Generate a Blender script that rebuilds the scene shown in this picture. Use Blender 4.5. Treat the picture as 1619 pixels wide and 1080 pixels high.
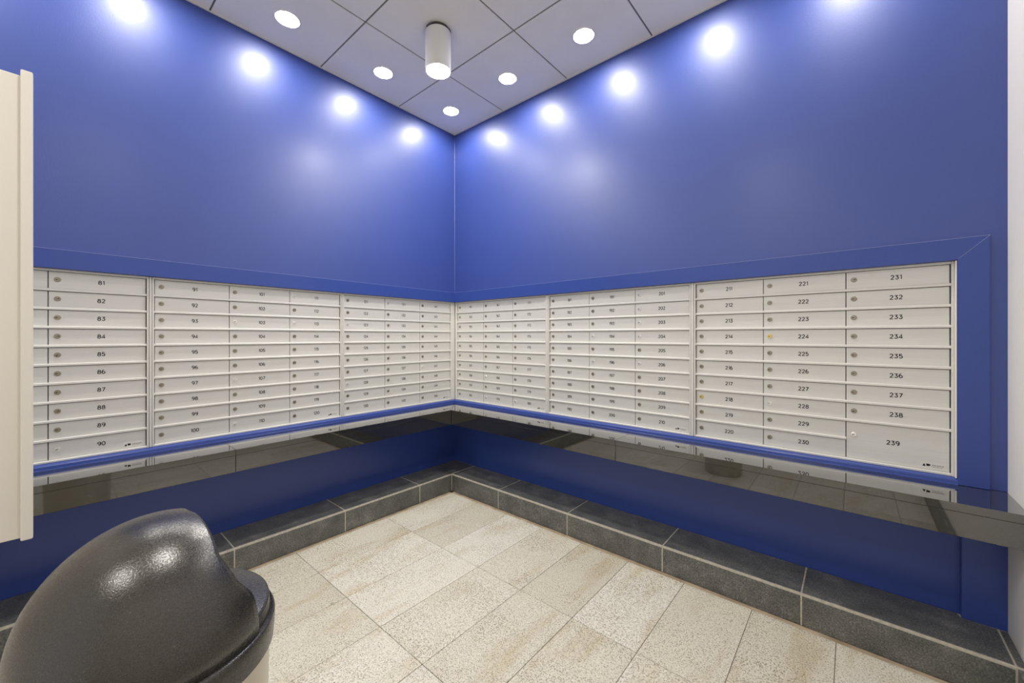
import bpy, bmesh, math, random
from mathutils import Vector, Matrix
random.seed(7)
for o in list(bpy.data.objects): bpy.data.objects.remove(o)
C = bpy.context.scene.collection
S = bpy.context.scene
PI = math.pi

# ------------------------------------------------------------------ camera, world, exposure
CAMZ = 1.27
cd = bpy.data.cameras.new('camera'); cam = bpy.data.objects.new('camera', cd); C.objects.link(cam)
cd.sensor_width = 36.0; cd.lens = 36.0 * 627.0 / 1619.0; cd.shift_y = -8.07 / 1619.0; cd.clip_start = 0.02
cam.location = (2.7363, -2.3859, CAMZ); cam.rotation_euler = (PI / 2, 0, math.radians(130.69 - 90))
S.camera = cam
w = bpy.data.worlds.new('world'); S.world = w; w.use_nodes = True
w.node_tree.nodes['Background'].inputs[0].default_value = (1.0, 0.955, 0.89, 1)
w.node_tree.nodes['Background'].inputs[1].default_value = 0.46
S.view_settings.view_transform = 'Standard'; S.view_settings.look = 'None'
S.view_settings.gamma = 1.0; S.view_settings.use_curve_mapping = False
S.view_settings.exposure = 0.72
LAMP = 135.0        # emission of the ceiling downlight lenses
CYL = 190.0         # emission of the cylinder downlight lens

# ------------------------------------------------------------------ materials
def mat(name, col, rough=0.5, metal=0.0, spec=0.5, coat=0.0, coat_rough=0.05, ior=1.5):
    m = bpy.data.materials.new(name); m.use_nodes = True
    b = m.node_tree.nodes['Principled BSDF']
    b.inputs['Base Color'].default_value = (*col, 1); b.inputs['Roughness'].default_value = rough
    b.inputs['Metallic'].default_value = metal; b.inputs['Specular IOR Level'].default_value = spec
    b.inputs['Coat Weight'].default_value = coat; b.inputs['Coat Roughness'].default_value = coat_rough
    b.inputs['IOR'].default_value = ior
    return m, m.node_tree, b
def node(nt, t, **kw):
    n = nt.nodes.new(t)
    for k, v in kw.items():
        if k in n.inputs: n.inputs[k].default_value = v
        else: setattr(n, k, v)
    return n
def coords(nt, kind='Object', scale=(1, 1, 1), rnd=False):
    tc = node(nt, 'ShaderNodeTexCoord'); mp = node(nt, 'ShaderNodeMapping'); mp.inputs['Scale'].default_value = scale
    nt.links.new(tc.outputs[kind], mp.inputs['Vector'])
    if rnd:
        oi = node(nt, 'ShaderNodeObjectInfo'); mu = node(nt, 'ShaderNodeMath', operation='MULTIPLY'); mu.inputs[1].default_value = 37.0
        nt.links.new(oi.outputs['Random'], mu.inputs[0]); nt.links.new(mu.outputs[0], mp.inputs['Location'])
    return mp.outputs[0]
def noise(nt, vec, scale, detail=3.0, rough=0.5):
    n = node(nt, 'ShaderNodeTexNoise'); n.inputs['Scale'].default_value = scale; n.inputs['Detail'].default_value = detail
    n.inputs['Roughness'].default_value = rough; nt.links.new(vec, n.inputs['Vector']); return n.outputs['Fac']
def ramp(nt, fac, stops):
    r = node(nt, 'ShaderNodeValToRGB'); e = r.color_ramp.elements
    while len(e) < len(stops): e.new(0.5)
    for i, (p, c) in enumerate(stops): e[i].position = p; e[i].color = (*c, 1)
    nt.links.new(fac, r.inputs[0]); return r.outputs[0]
def mix(nt, a, b, fac, mode='MIX'):
    n = node(nt, 'ShaderNodeMix', data_type='RGBA', blend_type=mode)
    for sock, v in ((n.inputs[0], fac), (n.inputs[6], a), (n.inputs[7], b)):
        if hasattr(v, 'links'): nt.links.new(v, sock)
        else: sock.default_value = v if isinstance(v, float) else (*v, 1)
    return n.outputs[2]
def bump(nt, b, h, strength, dist=0.01):
    n = node(nt, 'ShaderNodeBump'); n.inputs['Strength'].default_value = strength; n.inputs['Distance'].default_value = dist
    nt.links.new(h, n.inputs['Height']); nt.links.new(n.outputs[0], b.inputs['Normal'])

# satin blue wall paint with a roller texture
M_BLUE, nt, b = mat('blue_satin_paint', (0.046, 0.082, 0.30), 0.47, spec=0.7, coat=0.22, coat_rough=0.28)
v = coords(nt); n1 = noise(nt, v, 170, 3); bump(nt, b, n1, 0.16, 0.002); nt.links.new(nt.nodes['Bump'].outputs[0], b.inputs['Coat Normal'])
n2 = noise(nt, v, 3.0, 3)
nt.links.new(ramp(nt, n2, [(0.3, (0.027, 0.057, 0.268)), (0.7, (0.030, 0.061, 0.284))]), b.inputs['Base Color'])
# blue gloss paint on the wooden surround
M_TRIM, nt, b = mat('blue_gloss_trim_paint', (0.033, 0.066, 0.29), 0.28, spec=0.5)
v = coords(nt); bump(nt, b, noise(nt, v, 90, 2), 0.05, 0.002)
# warm white wall paint
M_WHITE, nt, b = mat('warm_white_paint', (0.86, 0.83, 0.775), 0.5)
bump(nt, b, noise(nt, coords(nt), 220, 2), 0.06, 0.002)
M_PANEL, nt, b = mat('cream_powder_coat', (0.72, 0.685, 0.63), 0.4)
bump(nt, b, noise(nt, coords(nt), 300, 2), 0.03, 0.001)
# anodised aluminium of mailboxes
def alu(name, c, r, brush=(1.5, 90, 90)):
    m, nt, b = mat(name, c, r, metal=0.12, spec=0.5)
    v = coords(nt, 'Object', brush, rnd=True); n = noise(nt, v, 3, 4)
    nt.links.new(ramp(nt, n, [(0.25, tuple(x * 0.95 for x in c)), (0.75, tuple(min(1, x * 1.04) for x in c))]), b.inputs['Base Color'])
    bump(nt, b, n, 0.015, 0.001)
    return m
M_DOOR = alu('satin_aluminium_door', (0.68, 0.675, 0.645), 0.42)
M_RAIL = alu('satin_aluminium_rail', (0.71, 0.70, 0.665), 0.42)
M_GAP, _, _ = mat('dark_cavity_metal', (0.05, 0.047, 0.04), 0.7)
M_INK, _, _ = mat('black_engraved_ink', (0.010, 0.010, 0.010), 0.75, spec=0.15)
M_STICK, _, _ = mat('clear_grey_sticker', (0.69, 0.68, 0.64), 0.35)
M_STXT, _, _ = mat('grey_sticker_print', (0.30, 0.29, 0.27), 0.5)
M_NICKEL, nt, b = mat('worn_nickel_lock', (0.34, 0.31, 0.25), 0.36, metal=0.8)
M_SILVER, nt, b = mat('bright_chrome_lock', (0.86, 0.85, 0.82), 0.25, metal=0.6)
M_BRASS, nt, b = mat('brass_lock', (0.80, 0.62, 0.26), 0.28, metal=0.8)
M_KEY, _, _ = mat('dark_keyway', (0.02, 0.018, 0.014), 0.6)
# polished black granite
M_GRAN, nt, b = mat('polished_black_granite', (0.012, 0.012, 0.011), 0.03, spec=0.5, ior=1.8, coat=1.0, coat_rough=0.02); b.inputs['Coat IOR'].default_value = 1.8
v = coords(nt); vo = node(nt, 'ShaderNodeTexVoronoi'); vo.inputs['Scale'].default_value = 420; nt.links.new(v, vo.inputs['Vector'])
nt.links.new(ramp(nt, vo.outputs['Color'], [(0.55, (0.010, 0.010, 0.009)), (0.95, (0.06, 0.057, 0.05))]), b.inputs['Base Color'])
# honed slate plinth tile
M_SLATE, nt, b = mat('honed_dark_slate', (0.05, 0.05, 0.047), 0.36)
v = coords(nt, 'Object', rnd=True); na = noise(nt, v, 9, 6, 0.65); nb = noise(nt, v, 170, 3, 0.6)
c1 = ramp(nt, na, [(0.3, (0.080, 0.084, 0.080)), (0.55, (0.135, 0.137, 0.127)), (0.78, (0.23, 0.228, 0.21))])
c2 = ramp(nt, nb, [(0.33, (0.40, 0.40, 0.40)), (0.52, (1, 1, 1)), (0.70, (2.0, 1.95, 1.85))])
nt.links.new(mix(nt, c1, c2, 0.8, 'MULTIPLY'), b.inputs['Base Color']); bump(nt, b, nb, 0.12, 0.002)
M_GROUT, nt, b = mat('light_grout', (0.50, 0.46, 0.38), 0.85)
nt.links.new(ramp(nt, noise(nt, coords(nt), 60, 4), [(0.3, (0.40, 0.37, 0.30)), (0.7, (0.56, 0.52, 0.44))]), b.inputs['Base Color'])
M_FGROUT, nt, b = mat('brown_floor_grout', (0.16, 0.135, 0.10), 0.9)
M_CAULK, nt, b = mat('sandy_caulk_line', (0.50, 0.40, 0.27), 0.8)
nt.links.new(ramp(nt, noise(nt, coords(nt), 14, 5), [(0.3, (0.34, 0.26, 0.17)), (0.7, (0.58, 0.47, 0.33))]), b.inputs['Base Color'])
# speckled limestone floor tile
M_STONE, nt, b = mat('speckled_cream_stone', (0.6, 0.55, 0.44), 0.5)
v = coords(nt, 'Object', rnd=True); oi = node(nt, 'ShaderNodeObjectInfo')
base = ramp(nt, oi.outputs['Random'], [(0.0, (0.60, 0.575, 0.50)), (0.3, (0.71, 0.695, 0.63)), (0.6, (0.575, 0.545, 0.465)), (1.0, (0.71, 0.70, 0.645))])
vs = coords(nt, 'Object', (5.5, 1.2, 1), rnd=True); band = noise(nt, vs, 1.6, 5, 0.6)
c1 = mix(nt, base, ramp(nt, band, [(0.28, (0.82, 0.74, 0.60)), (0.48, (1, 1, 1)), (0.8, (1.05, 1.05, 1.04))]), 0.9, 'MULTIPLY')
fine = noise(nt, v, 190, 5, 0.75)
c2 = mix(nt, c1, ramp(nt, fine, [(0.36, (0.22, 0.195, 0.155)), (0.46, (0.84, 0.81, 0.76)), (0.6, (1.08, 1.08, 1.08))]), 0.85, 'MULTIPLY')
dens = noise(nt, v, 4.0, 3); vo = node(nt, 'ShaderNodeTexVoronoi'); vo.inputs['Scale'].default_value = 120; vo.inputs['Randomness'].default_value = 1; nt.links.new(v, vo.inputs['Vector'])
sub = node(nt, 'ShaderNodeMath', operation='MULTIPLY_ADD'); sub.inputs[1].default_value = -0.52; nt.links.new(dens, sub.inputs[0]); nt.links.new(vo.outputs['Distance'], sub.inputs[2])
spk = ramp(nt, sub.outputs[0], [(-0.0, (0.36, 0.31, 0.25)), (0.045, (1, 1, 1))])
c3 = mix(nt, c2, spk, 0.75, 'MULTIPLY'); nt.links.new(c3, b.inputs['Base Color']); bump(nt, b, fine, 0.08, 0.002)
# ceiling
M_CTILE, nt, b = mat('mineral_ceiling_tile', (0.90, 0.865, 0.78), 0.85)
v = coords(nt, 'Object', rnd=True); n = noise(nt, v, 170, 4, 0.6); bump(nt, b, n, 0.35, 0.004)
nt.links.new(ramp(nt, noise(nt, v, 5, 4), [(0.3, (0.87, 0.835, 0.75)), (0.7, (0.91, 0.875, 0.79))]), b.inputs['Base Color'])
M_TBAR, _, _ = mat('grey_ceiling_grid', (0.20, 0.193, 0.18), 0.6)
M_CDARK, _, _ = mat('dark_ceiling_void', (0.07, 0.066, 0.06), 0.9)
M_LAMPW, _, _ = mat('white_lamp_enamel', (0.78, 0.77, 0.74), 0.35)
def emit(name, s, col=(1.0, 0.96, 0.885)):
    m = bpy.data.materials.new(name); m.use_nodes = True; nt = m.node_tree; nt.nodes.clear()
    e = nt.nodes.new('ShaderNodeEmission'); e.inputs[0].default_value = (*col, 1); e.inputs[1].default_value = s
    o = nt.nodes.new('ShaderNodeOutputMaterial'); nt.links.new(e.outputs[0], o.inputs[0]); return m
M_LENS = emit('lit_downlight_lens', LAMP); M_CLENS = emit('lit_cylinder_lens', CYL)
# trash can
M_LID, nt, b = mat('black_textured_plastic', (0.022, 0.020, 0.018), 0.30, spec=0.5, ior=1.75)
v = coords(nt); n = noise(nt, v, 480, 2, 0.5); bump(nt, b, n, 0.22, 0.0015); nt.links.new(ramp(nt, n, [(0.35, (0.20, 0.20, 0.20)), (0.65, (0.34, 0.34, 0.34))]), b.inputs['Roughness'])
nd = noise(nt, v, 230, 2, 0.5)
nt.links.new(ramp(nt, nd, [(0.68, (0.022, 0.020, 0.018)), (0.80, (0.11, 0.10, 0.09))]), b.inputs['Base Color'])
M_BODY, nt, b = mat('brushed_steel_body', (0.56, 0.53, 0.47), 0.30, metal=1.0)
bump(nt, b, noise(nt, coords(nt, 'Object', (120, 120, 2)), 3, 3), 0.02, 0.001)

# ------------------------------------------------------------------ mesh helpers
def bxm(bm, x0, x1, y0, y1, z0, z1, mi=0):
    vs = [bm.verts.new(p) for p in ((x0,y0,z0),(x1,y0,z0),(x1,y1,z0),(x0,y1,z0),(x0,y0,z1),(x1,y0,z1),(x1,y1,z1),(x0,y1,z1))]
    fs = []
    for f in ((0,3,2,1),(4,5,6,7),(0,1,5,4),(1,2,6,5),(2,3,7,6),(3,0,4,7)):
        fc = bm.faces.new([vs[i] for i in f]); fc.material_index = mi; fs.append(fc)
    return fs
def mesh_from(bm, name, mats, bev=0.0, seg=1, smooth=False):
    if bev > 0:
        bmesh.ops.bevel(bm, geom=list(bm.edges), offset=bev, segments=seg, affect='EDGES', profile=0.5, clamp_overlap=True)
    bmesh.ops.recalc_face_normals(bm, faces=bm.faces)
    me = bpy.data.meshes.new(name); bm.to_mesh(me); bm.free()
    for m in (mats if isinstance(mats, (list, tuple)) else [mats]): me.materials.append(m)
    if smooth:
        for p in me.polygons: p.use_smooth = True
    return me
def link(name, me, parent=None, loc=(0,0,0), rot=(0,0,0)):
    o = bpy.data.objects.new(name, me); C.objects.link(o); o.location = loc; o.rotation_euler = rot
    if parent: o.parent = parent
    return o
def boxmesh(name, x0, x1, y0, y1, z0, z1, m, bev=0.0, seg=1):
    bm = bmesh.new(); bxm(bm, x0, x1, y0, y1, z0, z1); return mesh_from(bm, name, m, bev, seg)
def box(name, x0, x1, y0, y1, z0, z1, m, parent=None, bev=0.0, seg=1):
    """a box object whose origin is its own centre"""
    cx, cy, cz = (x0+x1)/2, (y0+y1)/2, (z0+z1)/2
    return link(name, boxmesh(name, x0-cx, x1-cx, y0-cy, y1-cy, z0-cz, z1-cz, m, bev, seg), parent, (cx, cy, cz))
def boxes(name, lst, m, parent=None):
    bm = bmesh.new()
    for b_ in lst: bxm(bm, *b_)
    return link(name, mesh_from(bm, name, m), parent)
def tag(o, label, cat=None, group=None):
    o['label'] = label
    if cat: o['category'] = cat
    if group: o['group'] = group
    return o
def struct(o, label=None, cat=None):
    o['kind'] = 'structure'
    if label: o['label'] = label
    if cat: o['category'] = cat
    return o
def empty(name, loc=(0,0,0), rz=0.0):
    o = bpy.data.objects.new(name, None); C.objects.link(o); o.location = loc; o.rotation_euler = (0,0,rz); o.empty_display_size = 0.1
    return o
def lathe(bm, prof, n=48, mi=0, cap0=False, cap1=False):
    rings = []
    for r, z in prof:
        rings.append([bm.verts.new((r*math.cos(2*PI*i/n), r*math.sin(2*PI*i/n), z)) for i in range(n)])
    for a_, b_ in zip(rings[:-1], rings[1:]):
        for i in range(n):
            f = bm.faces.new((a_[i], a_[(i+1)%n], b_[(i+1)%n], b_[i])); f.material_index = mi
    if cap0: bm.faces.new(list(reversed(rings[0]))).material_index = mi
    if cap1: bm.faces.new(rings[-1]).material_index = mi
    return rings

# ------------------------------------------------------------------ levels of the room
CEIL = CAMZ + 1.822          # 3.09
MT, MB = CAMZ + 0.308, CAMZ - 0.573     # mailbox top / bottom
CT = CAMZ - 0.597            # counter top
CB = CAMZ - 0.716            # counter front bottom
CD = 0.270                   # counter depth
PT, PD = 0.142, 0.240        # plinth height and depth
XR = 3.185                   # return wall
YB = -4.6                    # back of the room
MX = 3.0540                   # right end of the mailbox opening
ML = -3.10                   # left end of the mailbox opening (along the left wall)
LOW = 0.026                  # recess of the lower wall

# ------------------------------------------------------------------ walls
boxes_r = [(-0.15, XR, 0.0, 0.16, MT, CEIL+0.05), (MX, XR, 0.0, 0.16, CT+0.0006, MT), (-0.15, XR, LOW, 0.16, CB, MB-0.0), (-0.15, MX, 0.14, 0.16, MB, MT)]
wall_right = struct(boxes('wall_right', boxes_r, M_BLUE), 'blue painted wall on the right above and around the mailboxes', 'wall')
boxes_l = [(-0.16, 0.0, YB, 0.0, MT, CEIL+0.05), (-0.16, 0.0, YB, ML, MB, MT), (-0.16, -LOW, YB, LOW, CB, MB), (-0.16, -0.14, ML, 0.0, MB, MT)]
wall_left = struct(boxes('wall_left', boxes_l, M_BLUE), 'blue painted wall on the left above and around the mailboxes', 'wall')
# recessed lower panels below the counter, and the pier at the right end
o = box('lower_panel', -LOW, XR, LOW, 0.16, 0.0, CB, M_TRIM, None); o.parent = wall_right
o = box('lower_panel', -0.16, -LOW, YB, LOW, 0.0, CB, M_TRIM, None); o.parent = wall_left
o = box('pier', 3.066, XR, -0.004, LOW, 0.0, CB, M_TRIM, wall_right, 0.0015)
boxes('opening_back', [(-0.139, MX, 0.10, 0.139, MB, MT)], M_GAP, wall_right)
boxes('opening_back', [(-0.139, -0.10, ML, 0.10, MB, MT)], M_GAP, wall_left)
# bead of filler in the corner
bm = bmesh.new(); R_ = 0.006
pts = [(0, 0)] + [(R_ - R_*math.sin(t), -R_ + R_*math.cos(t)) for t in [i*PI/2/5 for i in range(6)]]
lo = [bm.verts.new((x, y, MT)) for x, y in pts]; hi = [bm.verts.new((x, y, CEIL)) for x, y in pts]
for i in range(len(pts)): j = (i+1) % len(pts); bm.faces.new((lo[i], lo[j], hi[j], hi[i]))
link('corner_bead', mesh_from(bm, 'corner_bead', M_BLUE), wall_right)
struct(boxes('wall_return', [(XR, XR+0.12, YB, 0.16, 0.0, CEIL+0.05)], M_WHITE), 'warm white side wall at the right edge of the photo', 'wall')
struct(boxes('wall_partition', [(1.08, 1.19, YB, -2.52, 0.0, CEIL)], M_WHITE), 'white partition wall behind the cream panel', 'wall')

# blue surround boards (proud of the wall)
TW, TP = 0.086, 0.011; RC = 0.016
def board(name, pts2, y0, y1, m, bev, rot=False):
    """pts2: outline (x,z) in wall coordinates; rot turns it onto the left wall"""
    bm = bmesh.new()
    a_ = [bm.verts.new((x, y0, z)) for x, z in pts2]; b_ = [bm.verts.new((x, y1, z)) for x, z in pts2]
    bm.faces.new(a_); bm.faces.new(list(reversed(b_)))
    for i in range(len(pts2)): j = (i+1) % len(pts2); bm.faces.new((a_[i], b_[i], b_[j], a_[j]))
    o = link(name, mesh_from(bm, name, m, bev))
    if rot: o.rotation_euler = (0, 0, PI/2)
    return struct(o)
g = 0.0008
tr = empty('trim_1'); struct(tr, 'blue painted board surround framing the mailboxes', 'trim')
for o in (board('surround_board', [(0.0, MT), (MX, MT), (MX+TW, MT+TW), (0.0, MT+TW)], -TP, 0.001, M_TRIM, 0.0008),
          board('surround_board', [(MX+g, MT-g), (MX+g, CT+0.001), (MX+TW, CT+0.001), (MX+TW, MT+TW-g)], -TP, 0.001, M_TRIM, 0.0008),
          board('surround_board', [(ML-0.3, MT), (0.0, MT), (0.0, MT+TW), (ML-0.3, MT+TW)], -TP, 0.001, M_TRIM, 0.0008, True)):
    del o['kind']; o.parent = tr

def moulding(name, pts, parent):
    """pts: list of cross sections [(x,y,z)...] joined in order"""
    bm = bmesh.new(); rows = [[bm.verts.new(p) for p in sec] for sec in pts]; n = len(rows[0])
    for a_, b_ in zip(rows[:-1], rows[1:]):
        for i in range(n): bm.faces.new((a_[i], a_[(i+1) % n], b_[(i+1) % n], b_[i]))
    bm.faces.new(rows[0]); bm.faces.new(list(reversed(rows[-1])))
    return link(name, mesh_from(bm, name, M_TRIM), parent)
SEC = [(0.030, CT+0.0004), (0.030, MB), (0.0125, MB), (-0.0050, MB-0.0030), (-0.0085, MB-0.0050), (-0.0105, MB-0.0085), (-0.0120, CT+0.0030), (-0.0150, CT+0.0016), (-0.0155, CT+0.0004)]
moulding('sill_moulding', [[(-y, y, z) for y, z in SEC], [(MX+0.002, y, z) for y, z in SEC]], tr)
moulding('sill_moulding', [[(-y, y, z) for y, z in SEC], [(-y, ML-0.3, z) for y, z in SEC]], tr)
# fine pale lines painting in the highlights on board edges and the mitre
M_HILITE, _, _ = mat('pale_painted_highlight', (0.42, 0.48, 0.76), 0.3)
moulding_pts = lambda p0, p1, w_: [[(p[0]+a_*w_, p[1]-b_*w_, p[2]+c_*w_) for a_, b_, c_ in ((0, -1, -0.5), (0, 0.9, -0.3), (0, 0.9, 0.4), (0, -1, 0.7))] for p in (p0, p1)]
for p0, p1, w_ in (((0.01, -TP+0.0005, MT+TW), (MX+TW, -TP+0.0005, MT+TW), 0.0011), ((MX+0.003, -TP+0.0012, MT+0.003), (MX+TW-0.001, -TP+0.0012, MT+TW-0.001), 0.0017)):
    o = moulding('filler_or_highlight_line', moulding_pts(p0, p1, w_), tr); o.data.materials[0] = M_HILITE
o = moulding('filler_or_highlight_line', [[(-y, x, z) for x, y, z in sec] for sec in moulding_pts((-0.01, -TP+0.0005, MT+TW), (ML-0.2, -TP+0.0005, MT+TW), 0.0011)], tr); o.data.materials[0] = M_HILITE
# white strip added at the right reveal, painting in its gloss reflection
o = box('reveal_glint_strip', MX-0.0042, MX-0.0002, -0.006, 0.03, MB+0.001, MT-0.002, M_WHITE, tr)

# ------------------------------------------------------------------ floor
floor = struct(boxes('floor', [(-0.1, XR+0.1, YB-0.1, 0.1, -0.06, -0.0035)], M_FGROUT), 'cream speckled stone tile floor', 'floor')
FX, FY, GX, GY = 0.2595, -0.2585, 0.3030, 0.5945
tile_cache = {}
def tile_mesh(kind, sx, sy, sz, m, bev):
    k = (kind, round(sx, 4), round(sy, 4), round(sz, 4))
    if k not in tile_cache: tile_cache[k] = boxmesh(kind, -sx/2, sx/2, -sy/2, sy/2, -sz/2, sz/2, m, bev)
    return tile_cache[k]
gg = 0.0022
i = 0
while FX + GX*i < XR - 0.026:
    x0, x1 = FX + GX*i, min(FX + GX*(i+1), XR - 0.024); j = 0
    while FY - GY*j > YB:
        y1, y0 = FY - GY*j, max(FY - GY*(j+1), YB)
        sx, sy = x1-x0-gg, y1-y0-gg
        if sx > 0.02 and sy > 0.02 and not (x0 < 1.0 and y1 < -3.7):
            link('floor_tile', tile_mesh('floor_tile', sx, sy, 0.012, M_STONE, 0.0012), floor, ((x0+x1)/2, (y0+y1)/2, -0.006 + random.uniform(-0.0003, 0.0003)))
        j += 1
    i += 1
# sandy filler line along the plinth
boxes('filler_or_highlight_line', [(PD, XR-0.02, -FY*-1-0.004, -PD+0.001, -0.01, 0.0004), (PD-0.001, FX+0.003, YB, -PD, -0.01, 0.0004)], M_CAULK, floor)

# ------------------------------------------------------------------ plinth (tiled kerb)
def tile_box(name, kind, x0, x1, y0, y1, z0, z1, m, parent, bev=0.0016):
    return link(name, tile_mesh(kind, x1-x0, y1-y0, z1-z0, m, bev), parent, ((x0+x1)/2, (y0+y1)/2, (z0+z1)/2))
e = 0.0012; jg = 0.0028
pr = empty('baseboard_right'); struct(pr, 'dark slate tiled kerb along the right blue wall', 'baseboard')
pl = empty('baseboard_left'); struct(pl, 'dark slate tiled kerb along the left blue wall', 'baseboard')
box('mortar_bed', PD-0.003, XR-0.001, -PD+e, LOW, 0.0, PT-e, M_GROUT, pr, 0.003)
box('mortar_bed', -LOW, PD-e, YB, LOW, 0.0, PT-e, M_GROUT, pl, 0.003)
RT = [(PD, 0.757), (0.757, 1.353), (1.353, 1.957), (1.957, 2.564), (2.564, 3.160), (3.160, XR+0.002)]
for k, (a0, a1) in enumerate(RT):
    if k == 4:      # notched round the pier
        bm = bmesh.new(); y0 = -PD+0.010
        pts = [(a0+jg, y0), (a1-jg, y0), (a1-jg, -0.007), (3.062, -0.007), (3.058, LOW-0.003), (a0+jg, LOW-0.003)]
        lo = [bm.verts.new((x, y, PT-0.012)) for x, y in pts]; hi = [bm.verts.new((x, y, PT)) for x, y in pts]
        bm.faces.new(hi); bm.faces.new(list(reversed(lo)))
        for i in range(6): bm.faces.new((lo[i], lo[(i+1) % 6], hi[(i+1) % 6], hi[i]))
        link('top_tile', mesh_from(bm, 'top_tile', M_SLATE, 0.0014), pr)
    else:
        tile_box('top_tile', 'pt', a0+jg, a1-jg, -PD+0.010, (LOW-0.003 if k < 5 else -0.008), PT-0.012, PT, M_SLATE, pr)
    if k < 5: tile_box('front_tile', 'pf', a0+jg, a1-jg, -PD, -PD+0.012, 0.001, PT-0.010, M_SLATE, pr)
LT = [(-LOW+0.004, 0.556), (0.556, 1.140), (1.140, 1.748), (1.748, 2.35), (2.35, 2.95), (2.95, 3.55), (3.55, 4.15), (4.15, 4.6)]
for k, (a0, a1) in enumerate(LT):
    tile_box('top_tile', 'lt', -LOW+0.003, PD-0.010 if k else PD-0.008, -a1+jg, -a0-jg, PT-0.012, PT, M_SLATE, pl)
    tile_box('front_tile', 'lf', PD-0.012, PD, -a1+jg, -(a0 if k else PD)-jg, 0.001, PT-0.010, M_SLATE, pl)
# thin slate skirting along the white side wall
ps = empty('baseboard_return'); struct(ps, 'thin slate skirting at the foot of the white side wall', 'baseboard')
box('mortar_bed', XR-0.020, XR, YB, -PD, 0.0, PT-0.004, M_GROUT, ps)
yy = -PD - 0.004
while yy > YB + 0.1:
    y2 = max(yy - 0.6, YB)
    tile_box('skirting_tile', 'sk', XR-0.024, XR, y2+0.0015, yy-0.0015, 0.0, PT-0.002, M_SLATE, ps, 0.001); yy = y2

# ------------------------------------------------------------------ ceiling
ceiling = struct(boxes('ceiling', [(-0.15, XR+0.12, YB-0.12, 0.15, CEIL+0.022, CEIL+0.08)], M_CDARK), 'white mineral tile ceiling in a grey grid', 'ceiling')
GX0, GY0, GP = 0.5925, -0.5858, 0.61
xs = [0.0] + [GX0 + GP*k for k in range(5) if GX0 + GP*k < XR - 0.02] + [XR]
ys = [0.0] + [GY0 - GP*k for k in range(7) if GY0 - GP*k > YB + 0.02] + [YB]
DX = [0.272 if k == 0 else 0.272 + 0.615*k for k in range(5)]
down = [(0.272, -0.276)] + [(0.275, -0.276-0.612*k) for k in (1, 2, 3, 4, 5, 6)] + [(0.272+0.6135*k, -0.281) for k in (1, 2, 3, 4)]
cyls = [(0.866, -0.884), (2.112, -2.12), (2.112, -3.35)]
CELLS = {}
for i in range(len(xs)-1):
    for j in range(len(ys)-1):
        a0, a1, b1, b0 = xs[i], xs[i+1], ys[j], ys[j+1]
        ga = 0.0050
        sx, sy = a1-a0-2*ga, b1-b0-2*ga; cx, cy = (a0+a1)/2, (b0+b1)/2
        dl = [d for d in down if a0 < d[0] < a1 and b0 < d[1] < b1]
        if dl:      # a tile with a round cut-out for its downlight
            d = dl[0]; n = 32; r = 0.060; bm = bmesh.new()
            def sq(t):
                c, s_ = math.cos(t), math.sin(t); hx0, hx1, hy0, hy1 = -sx/2, sx/2, -sy/2, sy/2
                px, py = d[0]-cx, d[1]-cy
                k = min([(hx1-px)/c if c > 1e-6 else 9, (hx0-px)/c if c < -1e-6 else 9, (hy1-py)/s_ if s_ > 1e-6 else 9, (hy0-py)/s_ if s_ < -1e-6 else 9])
                return px+k*c, py+k*s_
            px, py = d[0]-cx, d[1]-cy
            ang = sorted([2*PI*q/n for q in range(n)] + [math.atan2(Y-py, X-px) % (2*PI) for X in (-sx/2, sx/2) for Y in (-sy/2, sy/2)])
            inn = [bm.verts.new((px+r*math.cos(t), py+r*math.sin(t), 0)) for t in ang]
            inu = [bm.verts.new((px+r*math.cos(t), py+r*math.sin(t), 0.016)) for t in ang]
            out = [bm.verts.new((*sq(t), 0)) for t in ang]; ou2 = [bm.verts.new((*sq(t), 0.016)) for t in ang]
            for q in range(len(ang)):
                p = (q+1) % len(ang)
                bm.faces.new((inn[q], inn[p], out[p], out[q])); bm.faces.new((out[q], out[p], ou2[p], ou2[q])); bm.faces.new((inn[p], inn[q], inu[q], inu[p]))
            me = mesh_from(bm, 'ceiling_tile', M_CTILE)
        else:
            me = tile_mesh('ceiling_tile', sx, sy, 0.016, M_CTILE, 0.001)
        link('ceiling_tile', me, ceiling, (cx, cy, CEIL + (0 if dl else 0.008)))
for x in xs[1:-1]: box('grid_bar', x-0.008, x+0.008, YB, 0.0, CEIL+0.006, CEIL+0.012, M_TBAR, ceiling)
for y in ys[1:-1]: box('grid_bar', 0.0, XR, y-0.008, y+0.008, CEIL+0.0055, CEIL+0.0115, M_TBAR, ceiling)
box('wall_angle', 0.0, XR, -0.012, 0.0, CEIL-0.0035, CEIL-0.0005, M_LAMPW, ceiling)
box('wall_angle', 0.0, 0.012, YB, -0.012, CEIL-0.0035, CEIL-0.0005, M_LAMPW, ceiling)

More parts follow.
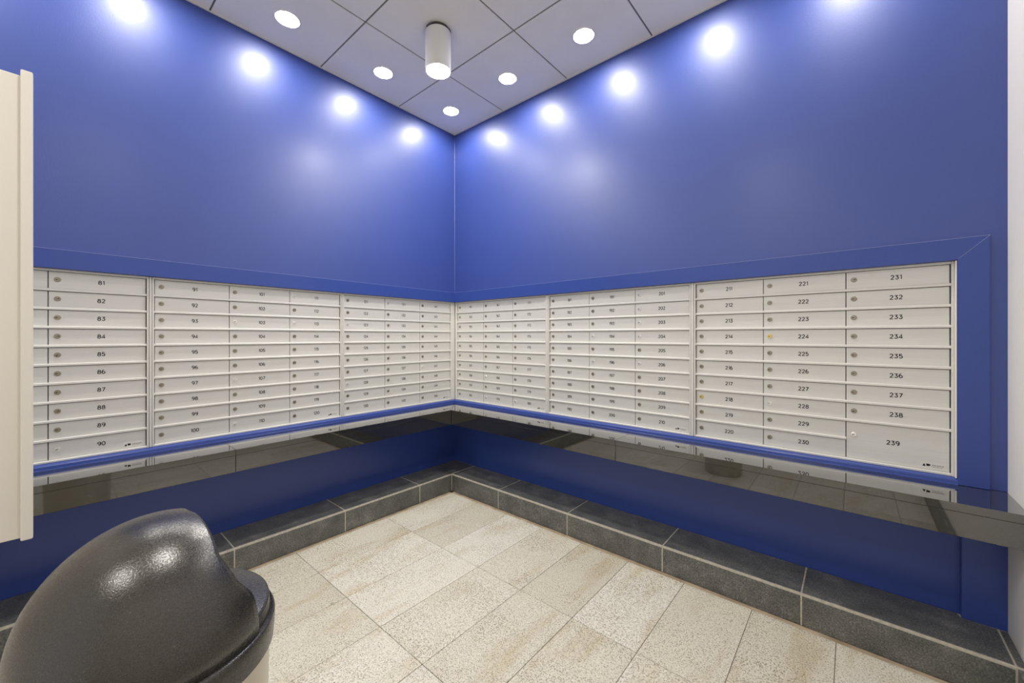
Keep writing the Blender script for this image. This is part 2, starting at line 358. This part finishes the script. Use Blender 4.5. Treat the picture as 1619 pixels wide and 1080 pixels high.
# ------------------------------------------------------------------ lamps
bm = bmesh.new(); lathe(bm, [(0.058, 0.030), (0.057, 0.004), (0.059, -0.003), (0.068, -0.004), (0.070, -0.0015), (0.070, 0.0)], 40)
ME_TRIM = mesh_from(bm, 'trim_ring', M_LAMPW, smooth=True)
bm = bmesh.new(); lathe(bm, [(0.0575, 0.002), (0.052, 0.0), (0.03, -0.002), (0.0005, -0.0025)], 40, cap1=True); ME_LENS = mesh_from(bm, 'lens', M_LENS)
bm = bmesh.new(); lathe(bm, [(0.0585, 0.021), (0.0585, 0.012)], 40, cap0=True); ME_CAN = mesh_from(bm, 'housing', M_LAMPW)
names = {}
def dl_label(x, y):
    if x < 0.4 and y > -0.4: return 'lit recessed downlight in the corner ceiling tile where the blue walls meet'
    if x < 0.4:
        k = round((-y-0.276)/0.612); return ['', 'lit recessed downlight next to the corner one along the left wall', 'lit recessed downlight nearest the top edge along the left wall', 'lit recessed downlight fourth from the corner along the left wall', 'lit recessed downlight fifth from the corner along the left wall', 'lit recessed downlight sixth from the corner along the left wall', 'lit recessed downlight seventh from the corner along the left wall'][k]
    k = round((x-0.272)/0.6135); return ['', 'lit recessed downlight next to the corner one along the right wall', 'lit recessed downlight third from the corner along the right wall', 'lit recessed downlight fourth from the corner along the right wall', 'lit recessed downlight fifth from the corner along the right wall'][k]
for x, y in down:
    t = empty('recessed_downlight', (x, y, CEIL)); tag(t, dl_label(x, y), 'ceiling light', 'recessed downlights along the walls')
    link('trim_ring', ME_TRIM, t); link('lens', ME_LENS, t); link('housing', ME_CAN, t)
def cylinder_lamp(x, y, label):
    t = empty('cylinder_downlight', (x, y, CEIL)); tag(t, label, 'ceiling light', 'surface mounted cylinder downlights')
    bm = bmesh.new(); L = 0.247; r = 0.0745
    lathe(bm, [(0.002, -0.020), (r-0.002, -0.020), (r, -0.022), (r, -L+0.001), (r-0.0015, -L), (r-0.004, -L), (r-0.005, -L+0.02), (r-0.006, -L+0.05)], 48)
    o = link('cylinder_body', mesh_from(bm, 'cylinder_body', M_LAMPW, smooth=True), t)
    o.modifiers.new('es', 'EDGE_SPLIT').split_angle = math.radians(40)
    bm = bmesh.new(); lathe(bm, [(r-0.006, -L+0.014), (0.0005, -L+0.010)], 40, cap1=True); link('lens', mesh_from(bm, 'lens', M_CLENS), t)
    bm = bmesh.new(); lathe(bm, [(0.066, 0.0), (0.066, -0.0205)], 32, cap1=True); link('mounting_plate', mesh_from(bm, 'mounting_plate', M_CDARK), t)
    bm = bmesh.new()
    for a0 in (0.4, 2.6, 4.4):
        for k in range(4):
            a1, a2 = a0 + 0.18*k, a0 + 0.18*(k+1)
            vs = [bm.verts.new((0.071*math.cos(a_)*q, 0.071*math.sin(a_)*q, z)) for z in (-0.006, -0.010) for q in (0.95, 1.05) for a_ in (a1, a2)]
            bm.faces.new((vs[0], vs[1], vs[3], vs[2])); bm.faces.new((vs[4], vs[6], vs[7], vs[5])); bm.faces.new((vs[2], vs[3], vs[7], vs[6])); bm.faces.new((vs[0], vs[4], vs[5], vs[1]))
    link('spring_clip', mesh_from(bm, 'spring_clip', M_TBAR), t)
cylinder_lamp(*cyls[0], 'white cylinder downlight hanging below the ceiling near the corner')
cylinder_lamp(*cyls[1], 'white cylinder downlight above the camera')
cylinder_lamp(*cyls[2], 'white cylinder downlight behind the camera')

# ------------------------------------------------------------------ granite counter
ct = empty('countertop'); tag(ct, 'polished black granite shelf running under the mailboxes round the corner', 'counter')
def prism(name, pts, z0, z1, m, parent, bev=0.0, seg=1):
    bm = bmesh.new(); lo = [bm.verts.new((x, y, z0)) for x, y in pts]; hi = [bm.verts.new((x, y, z1)) for x, y in pts]
    n = len(pts); bm.faces.new(hi); bm.faces.new(list(reversed(lo)))
    for i in range(n): bm.faces.new((lo[i], lo[(i+1) % n], hi[(i+1) % n], hi[i]))
    return link(name, mesh_from(bm, name, m, bev, seg), parent)
SR, SL = 1.700, 1.750
c = CD; j = 0.0006
segR = [None, [(SR+j, -c), (XR-0.001, -c), (XR-0.001, 0.024), (SR+j, 0.024)]]
segR[0] = [(c+j, -c), (SR-j, -c), (SR-j, 0.024), (-0.024+2*j, 0.024)]
segL = [[(-0.024, 0.024-2*j), (-0.024, -SL+j), (c, -SL+j), (c, -c-j)], [(-0.024, -SL-j), (-0.024, YB), (c, YB), (c, -SL-j)]]
for pts in segR + segL: prism('granite_slab', pts, CT-0.030, CT, M_GRAN, ct, 0.0007, 2)
ap = 0.03
for pts in ([(c+j-0.001, -c+0.0012), (SR-j, -c+0.0012), (SR-j, -c+ap), (c-ap, -c+ap)], [(SR+j, -c+0.0012), (XR-0.001, -c+0.0012), (XR-0.001, -c+ap), (SR+j, -c+ap)],
            [(c-0.0012, -c-j), (c-ap, -c+ap-2*j), (c-ap, -SL+j), (c-0.0012, -SL+j)], [(c-0.0012, -SL-j), (c-ap, -SL-j), (c-ap, YB), (c-0.0012, YB)]):
    prism('front_apron', pts, CB, CT-0.0305, M_GRAN, ct, 0.0012)
# underside board of the shelf
box('underside', 0.24, XR-0.001, -c+ap, 0.024, CB+0.02, CT-0.031, M_CDARK, ct)
box('underside', -0.024, 0.24, YB, 0.024, CB+0.02, CT-0.031, M_CDARK, ct)

# ------------------------------------------------------------------ digits drawn with single strokes, as engraved
def arc(cx, cy, rx, ry, a0, a1, n=10):
    return [(cx+rx*math.cos(math.radians(a0+(a1-a0)*k/n)), cy+ry*math.sin(math.radians(a0+(a1-a0)*k/n))) for k in range(n+1)]
DIG = {
 '0': [arc(.5, .5, .46, .46, 0, 360, 20)],
 '1': [[(.12, .76), (.42, .96), (.42, .04)]],
 '2': [arc(.48, .70, .38, .26, 165, -35, 10) + [(.10, .04), (.92, .04)]],
 '3': [[(.10, .93), (.84, .93), (.46, .58)] + arc(.48, .31, .40, .27, 85, -160, 10)],
 '4': [[(.72, .04), (.72, .96), (.06, .28), (.96, .28)]],
 '5': [[(.84, .95), (.20, .95), (.14, .55)] + arc(.48, .33, .42, .29, 130, -155, 10)],
 '6': [arc(.56, .46, .50, .50, 80, 180, 7) + arc(.50, .31, .42, .27, 180, 540, 16)],
 '7': [[(.08, .94), (.90, .94), (.34, .04)]],
 '8': [arc(.5, .73, .34, .22, 0, 360, 16), arc(.5, .28, .43, .25, 0, 360, 16)],
 '9': [arc(.44, .54, .50, .50, -80, 0, 7)[::1] + arc(.50, .69, .42, .27, 0, 360, 16)],
}
DIG['9'] = [[(1-x, 1-y) for x, y in st] for st in DIG['6']]
def stroke(bm, pts, wd, y, sx, sz, ox, oz):
    P = [Vector((p[0]*sx+ox, p[1]*sz+oz)) for p in pts]; L = []; R = []
    closed = (P[0]-P[-1]).length < 1e-6
    n = len(P)
    for i in range(n):
        if closed and i in (0, n-1): d1 = (P[1]-P[0]).normalized(); d0 = (P[n-1]-P[n-2]).normalized()
        else:
            d1 = (P[min(i+1, n-1)]-P[i]); d0 = (P[i]-P[max(i-1, 0)])
            if d1.length < 1e-9: d1 = d0
            if d0.length < 1e-9: d0 = d1
            d0 = d0.normalized(); d1 = d1.normalized()
        t = d0 + d1
        if t.length < 1e-3: t = d1
        t.normalize(); nrm = Vector((-t.y, t.x)); k = min(1.8, 1/max(0.4, nrm.dot(Vector((-d1.y, d1.x)))))
        L.append(P[i]+nrm*wd/2*k); R.append(P[i]-nrm*wd/2*k)
    vl = [bm.verts.new((p.x, y, p.y)) for p in L]; vr = [bm.verts.new((p.x, y, p.y)) for p in R]
    for i in range(n-1):
        if (P[i+1]-P[i]).length > 1e-9: bm.faces.new((vl[i], vr[i], vr[i+1], vl[i+1]))
def number_mesh(txt):
    bm = bmesh.new(); H, W = 0.0186, 0.0118
    adv = [0.0088 if ch == '1' else 0.0146 for ch in txt]; x = -sum(adv)/2
    for ch, a_ in zip(txt, adv):
        for st in DIG[ch]: stroke(bm, st, 0.0031, 0.0, W, H, x + (a_-W*(0.52 if ch == '1' else 1.0))/2, -H/2)
        x += a_
    bmesh.ops.recalc_face_normals(bm, faces=bm.faces)
    for f in bm.faces:
        if f.normal.y > 0: f.normal_flip()
    r = bmesh.ops.extrude_face_region(bm, geom=list(bm.faces))
    for v_ in r['geom']:
        if isinstance(v_, bmesh.types.BMVert): v_.co.y -= 0.0003
    me = bpy.data.meshes.new('number'); bm.to_mesh(me); bm.free(); me.materials.append(M_INK); return me

# ------------------------------------------------------------------ mailbox units
DW, DH0 = 0.3277, 0.0857
TOPR, BOTR = 0.0150, 0.0090
UW = 3*DW
def door_mesh(wd, ht, name):
    return boxmesh(name, -wd/2, wd/2, 0.0, 0.010, -ht/2, ht/2, M_DOOR, 0.0009)
RH = 0.0115                                   # rail height
ME_DOOR = door_mesh(DW-0.0030, DH0-RH-0.0022, 'door')
ME_TALL = door_mesh(DW-0.0030, 2*DH0-RH-0.0022, 'door')
def lock_mesh(m, ang):
    bm = bmesh.new(); n = 20
    prof = [(0.0110, 0.0), (0.0110, -0.0016), (0.0096, -0.0032), (0.0066, -0.0034)]
    rings = [[bm.verts.new((r*math.cos(2*PI*i/n), y, r*math.sin(2*PI*i/n))) for i in range(n)] for r, y in prof]
    for a_, b_ in zip(rings[:-1], rings[1:]):
        for i in range(n): bm.faces.new((a_[i], a_[(i+1) % n], b_[(i+1) % n], b_[i]))
    bm.faces.new(rings[-1])
    bmesh.ops.recalc_face_normals(bm, faces=bm.faces)
    # keyway slot plus a small round recess
    ca, sa = math.cos(ang), math.sin(ang)
    def P(x, z): return (x*ca - z*sa, -0.0037, x*sa + z*ca)
    bm.faces.new([bm.verts.new(P(x, z)) for x, z in ((-0.0066, -0.0010), (0.0022, -0.0010), (0.0022, 0.0010), (-0.0066, 0.0010))]).material_index = 1
    bm.faces.new([bm.verts.new(P(-0.0038+0.0022*math.cos(t), 0.0022*math.sin(t))) for t in [2*PI*k/10 for k in range(10)]]).material_index = 1
    me = bpy.data.meshes.new('lock'); bm.to_mesh(me); bm.free(); me.materials.append(m); me.materials.append(M_KEY)
    return me
LOCKS = {(k, q): lock_mesh(m, a_) for k, m in (('n', M_NICKEL), ('s', M_SILVER), ('b', M_BRASS)) for q, a_ in ((0, 0.1), (1, PI+0.3), (2, 0.7))}
SILV = {103, 107, 110, 111, 113, 123, 128, 147, 131, 196, 206, 194, 201, 202, 203, 204, 228, 239, 90, 180, 168, 170}
BRAS = {224, 218}
TURN = {82, 84, 88, 221, 222, 231}
def rail_mesh(length, name='rail', h=RH, yf=0.0015, yb=0.014):
    """channel rail: proud band with a bevelled lower edge"""
    bm = bmesh.new(); pr_ = [(yb, h/2), (yf+0.0026, h/2), (yf+0.0012, h/2-0.0008), (yf, h/2-0.0028), (yf, -h/2+0.001), (yf+0.001, -h/2), (yb, -h/2)]
    a_ = [bm.verts.new((-length/2, y, z)) for y, z in pr_]; b_ = [bm.verts.new((length/2, y, z)) for y, z in pr_]
    bm.faces.new(a_); bm.faces.new(list(reversed(b_)))
    for i in range(len(pr_)): k = (i+1) % len(pr_); bm.faces.new((a_[i], b_[i], b_[k], a_[k]))
    return mesh_from(bm, name, M_RAIL)
ME_RAIL = rail_mesh(UW+0.004); ME_RAIL2 = rail_mesh(2*DW+0.002)
ME_STILE = boxmesh('stile', -0.0040, 0.0040, -0.0030, 0.05, 0.0, MT-MB-0.001, M_RAIL, 0.0012)
ME_SPLIT = boxmesh('jamb', -0.0009, 0.0009, 0.008, 0.03, 0.0, MT-MB-0.02, M_GAP)
def sticker():
    bm = bmesh.new(); bxm(bm, -0.037, 0.037, -0.0006, 0.0, -0.0125, 0.0125, 0)
    y = -0.0009
    def poly(pts, mi): bm.faces.new([bm.verts.new((x, y, z)) for x, z in pts]).material_index = mi
    poly([(-0.033, -0.0045), (-0.0225, -0.0045), (-0.0265, 0.0062)], 1)
    poly([(-0.0215, 0.0062), (-0.0120, 0.0062), (-0.0085, 0.0035), (-0.0085, 0.0005), (-0.0125, -0.0025), (-0.0175, -0.0025), (-0.0195, -0.0045)], 1)
    x = -0.004
    for wd in (0.0045, 0.006, 0.0075, 0.005, 0.0065):
        poly([(x, 0.0005), (x+wd, 0.0005), (x+wd, 0.0042), (x, 0.0042)], 2); x += wd + 0.0012
    x = -0.004
    for wd in (0.007, 0.005, 0.008, 0.006): 
        poly([(x, -0.0052), (x+wd, -0.0052), (x+wd, -0.0032), (x, -0.0032)], 2); x += wd + 0.0014
    me = bpy.data.meshes.new('maker_sticker'); bm.to_mesh(me); bm.free()
    for m in (M_STICK, M_INK, M_STXT): me.materials.append(m)
    return me
ME_STICK = sticker()
def unit(origin, rz, first, label, strip_w, strip_right, tall=False, corner=0):
    """local x along the wall (0 at the left edge of the doors), z=0 at the bottom of the unit"""
    t = empty('mailbox_unit', origin, rz); tag(t, label, 'mailbox', 'mailbox units set into the blue walls')
    Ht = MT - MB
    link('back_plate', boxmesh('back_plate', -0.010, UW+0.010, 0.022, 0.06, 0.001, Ht-0.001, M_GAP), t)
    for x in (-0.0062, UW+0.0062): link('stile', ME_STILE, t, (x, 0, 0.0005))
    if strip_right:
        wd = strip_w
        link('cover_strip', boxmesh('cover_strip', -wd/2, wd/2, -0.0055, 0.05, 0.0005, Ht-0.0005, M_RAIL, 0.0022), t, (UW+0.0117+wd/2, 0, 0))
    if corner < 0: link('corner_strip', boxmesh('corner_strip', -0.0262, -0.0107, -0.002, 0.05, 0.0005, Ht-0.0005, M_RAIL, 0.0012), t)
    if corner > 0: link('corner_strip', boxmesh('corner_strip', UW+0.0107, UW+0.0490, -0.002, 0.05, 0.0005, Ht-0.0005, M_RAIL, 0.0012), t)
    link('top_rail', boxmesh('top_rail', -0.002, UW+0.002, -0.001, 0.05, Ht-TOPR+0.004, Ht-0.0005, M_RAIL, 0.0012), t)
    link('bottom_rail', boxmesh('bottom_rail', -0.002, UW+0.002, -0.003, 0.05, 0.0005, BOTR+0.002, M_RAIL, 0.0016), t)
    for k in range(1, 10):
        z = BOTR + DH0*k
        if tall and k == 1: link('rail', ME_RAIL2, t, (DW, 0, z+RH/2))
        else: link('rail', ME_RAIL, t, (UW/2, 0, z+RH/2))
    for ci in range(3):
        for ri in range(10):
            n = first + ci*10 + ri
            if tall and ci == 2 and ri == 9: continue
            big = tall and ci == 2 and ri == 8
            rows = 2 if big else 1
            zc0 = BOTR + DH0*(10-ri-rows) + (RH if ri + rows < 10 else 0.003); zc1 = BOTR + DH0*(10-ri) - 0.0022
            if ri == 0: zc1 = Ht - TOPR + 0.002
            hh = zc1 - zc0
            wd = DW - 0.0030
            key = ('door', round(hh, 4))
            if key not in tile_cache: tile_cache[key] = door_mesh(wd, hh, 'door')
            d = link('door', tile_cache[key], t, (DW*(ci+0.5), 0.0088 + random.uniform(-0.0006, 0.0006), (zc0+zc1)/2)); d.rotation_euler = (random.uniform(-0.006, 0.006), 0, random.uniform(-0.0016, 0.0016))
            d['label'] = 'mailbox door numbered %d' % n
            zl = 0.003 if not big else 0.026
            fin = 's' if n in SILV else 'b' if n in BRAS else 'n'
            lk = link('lock', LOCKS[(fin, 1 if n in TURN else (2 if n % 17 == 0 else 0))], d, (-wd/2 + 0.0265, 0.0, zl))
            if fin != 'n': lk['label'] = 'bright silver lock' if fin == 's' else 'brass coloured lock'
            nm = link('number', number_mesh(str(n)), d, (0.004 if not big else -0.006, -0.0002, 0.002 if not big else 0.010))
            if ri + rows == 10 and ci == 2:
                link('maker_sticker', ME_STICK, d, (wd/2 - 0.046, 0.0, -hh/2 + (0.016 if not big else 0.018)))
    return t
for k, (x0, first) in enumerate(((0.0154, 151), (1.0357, 181), (2.0560, 211))):
    unit((x0, RC, MB), 0.0, first, ('silver mailbox unit on the right wall next to the corner', 'middle silver mailbox unit of the three on the right wall', 'silver mailbox unit at the right end, with a tall bottom door')[k], 0.0137, k < 2, k == 2, -1 if k == 0 else 0)
for k, (s0, first) in enumerate(((0.0354, 121), (1.0508, 91), (2.0662, 61))):
    unit((-RC, -(s0+UW), MB), PI/2, first, ('silver mailbox unit on the left wall next to the corner', 'middle silver mailbox unit of the three on the left wall', 'silver mailbox unit partly hidden behind the cream panel at the left')[k], 0.0088, k > 0, False, 1 if k == 0 else 0)

# ------------------------------------------------------------------ cream framed panel at the left
pb = empty('notice_panel', (1.19, -2.86, 0.785)); tag(pb, 'cream framed panel at the left edge of the photo, overlapping the mailboxes', 'panel')
H_ = 1.118
box('panel_sheet', 0.012, 0.040, -0.48, 0.430, 0.003, H_-0.010, M_PANEL, pb, 0.002)
box('backing', 0.002, 0.012, -0.47, 0.335, 0.02, H_-0.03, M_PANEL, pb)
box('edge_strip', 0.030, 0.056, 0.427, 0.4463, 0.0, H_, M_PANEL, pb, 0.003, 2)
box('edge_strip', 0.030, 0.056, -0.503, -0.481, 0.0, H_, M_PANEL, pb, 0.003, 2)

# ------------------------------------------------------------------ dome lidded bin
BC = (1.813, -2.263); BS = CAMZ - 0.50
bn = empty('trash_can', (BC[0], BC[1], 0.0), math.radians(102.3)); tag(bn, 'round trash can with a black dome hood lid and pale steel body', 'trash can')
bm = bmesh.new(); lathe(bm, [(0.150, 0.0), (0.154, 0.006), (0.1665, BS-0.080), (0.1665, BS-0.05)], 64, cap0=True)
o = link('body', mesh_from(bm, 'body', M_BODY, smooth=True), bn)
bm = bmesh.new()
lathe(bm, [(0.168, BS-0.078), (0.1735, BS-0.077), (0.1755, BS-0.050), (0.1755, BS-0.031), (0.1745, BS-0.0285), (0.1725, BS-0.0275), (0.1713, BS-0.0292), (0.1698, BS-0.0280), (0.1685, BS-0.0255), (0.1670, BS-0.022), (0.1660, BS-0.006), (0.1645, BS-0.0015), (0.1615, BS), (0.105, BS), (0.103, BS-0.02)], 72)
o = link('lid_rim', mesh_from(bm, 'lid_rim', M_LID, smooth=True), bn); o.modifiers.new('es', 'EDGE_SPLIT').split_angle = math.radians(50)
# hood: a dome cut open on local +x, the cut running straight up and then sloping back
r, h, ex = 0.1725, 0.1838, 0.973
KZ = [0, .06, .12, .2, .3, .45, .7, 1.0]; KV = [.0880, .0860, .0840, .0820, .0760, .0560, .0390, .0479]
def lin(z):
    for a_, b_, c_, d_ in zip(KZ[:-1], KZ[1:], KV[:-1], KV[1:]):
        if z <= b_: return c_ + (d_-c_)*(z-a_)/(b_-a_)
    return KV[-1]
def ocut(z): return sum(lin(min(1, max(0, z+k*0.012))) for k in range(-2, 3))/5
bm = bmesh.new(); NE, NT = 44, 72; rows = []
for i in range(-1, NE+1):
    t = max(0, i)/NE*PI/2; rho = r*max(0.0, math.cos(t))**ex; zz = math.sin(t)**ex
    z = BS + h*zz if i >= 0 else BS-0.025
    if rho < 1e-4: rows.append([bm.verts.new((0, 0, z))]); continue
    tc = math.acos(max(-1, min(1, ocut(zz)/rho)))
    rows.append([bm.verts.new((rho*math.cos(tc+(2*PI-2*tc)*k/NT), rho*math.sin(tc+(2*PI-2*tc)*k/NT), z)) for k in range(NT+1)])
for a_, b_ in zip(rows[:-1], rows[1:]):
    for k in range(NT):
        try:
            bm.faces.new((a_[k], a_[k+1], b_[0]) if len(b_) == 1 else (a_[k], a_[k+1], b_[k+1], b_[k]))
        except ValueError: pass
bmesh.ops.remove_doubles(bm, verts=bm.verts, dist=2e-5)
o = link('hood', mesh_from(bm, 'hood', M_LID, smooth=True), bn)
sm = o.modifiers.new('thick', 'SOLIDIFY'); sm.thickness = 0.004; sm.offset = -1
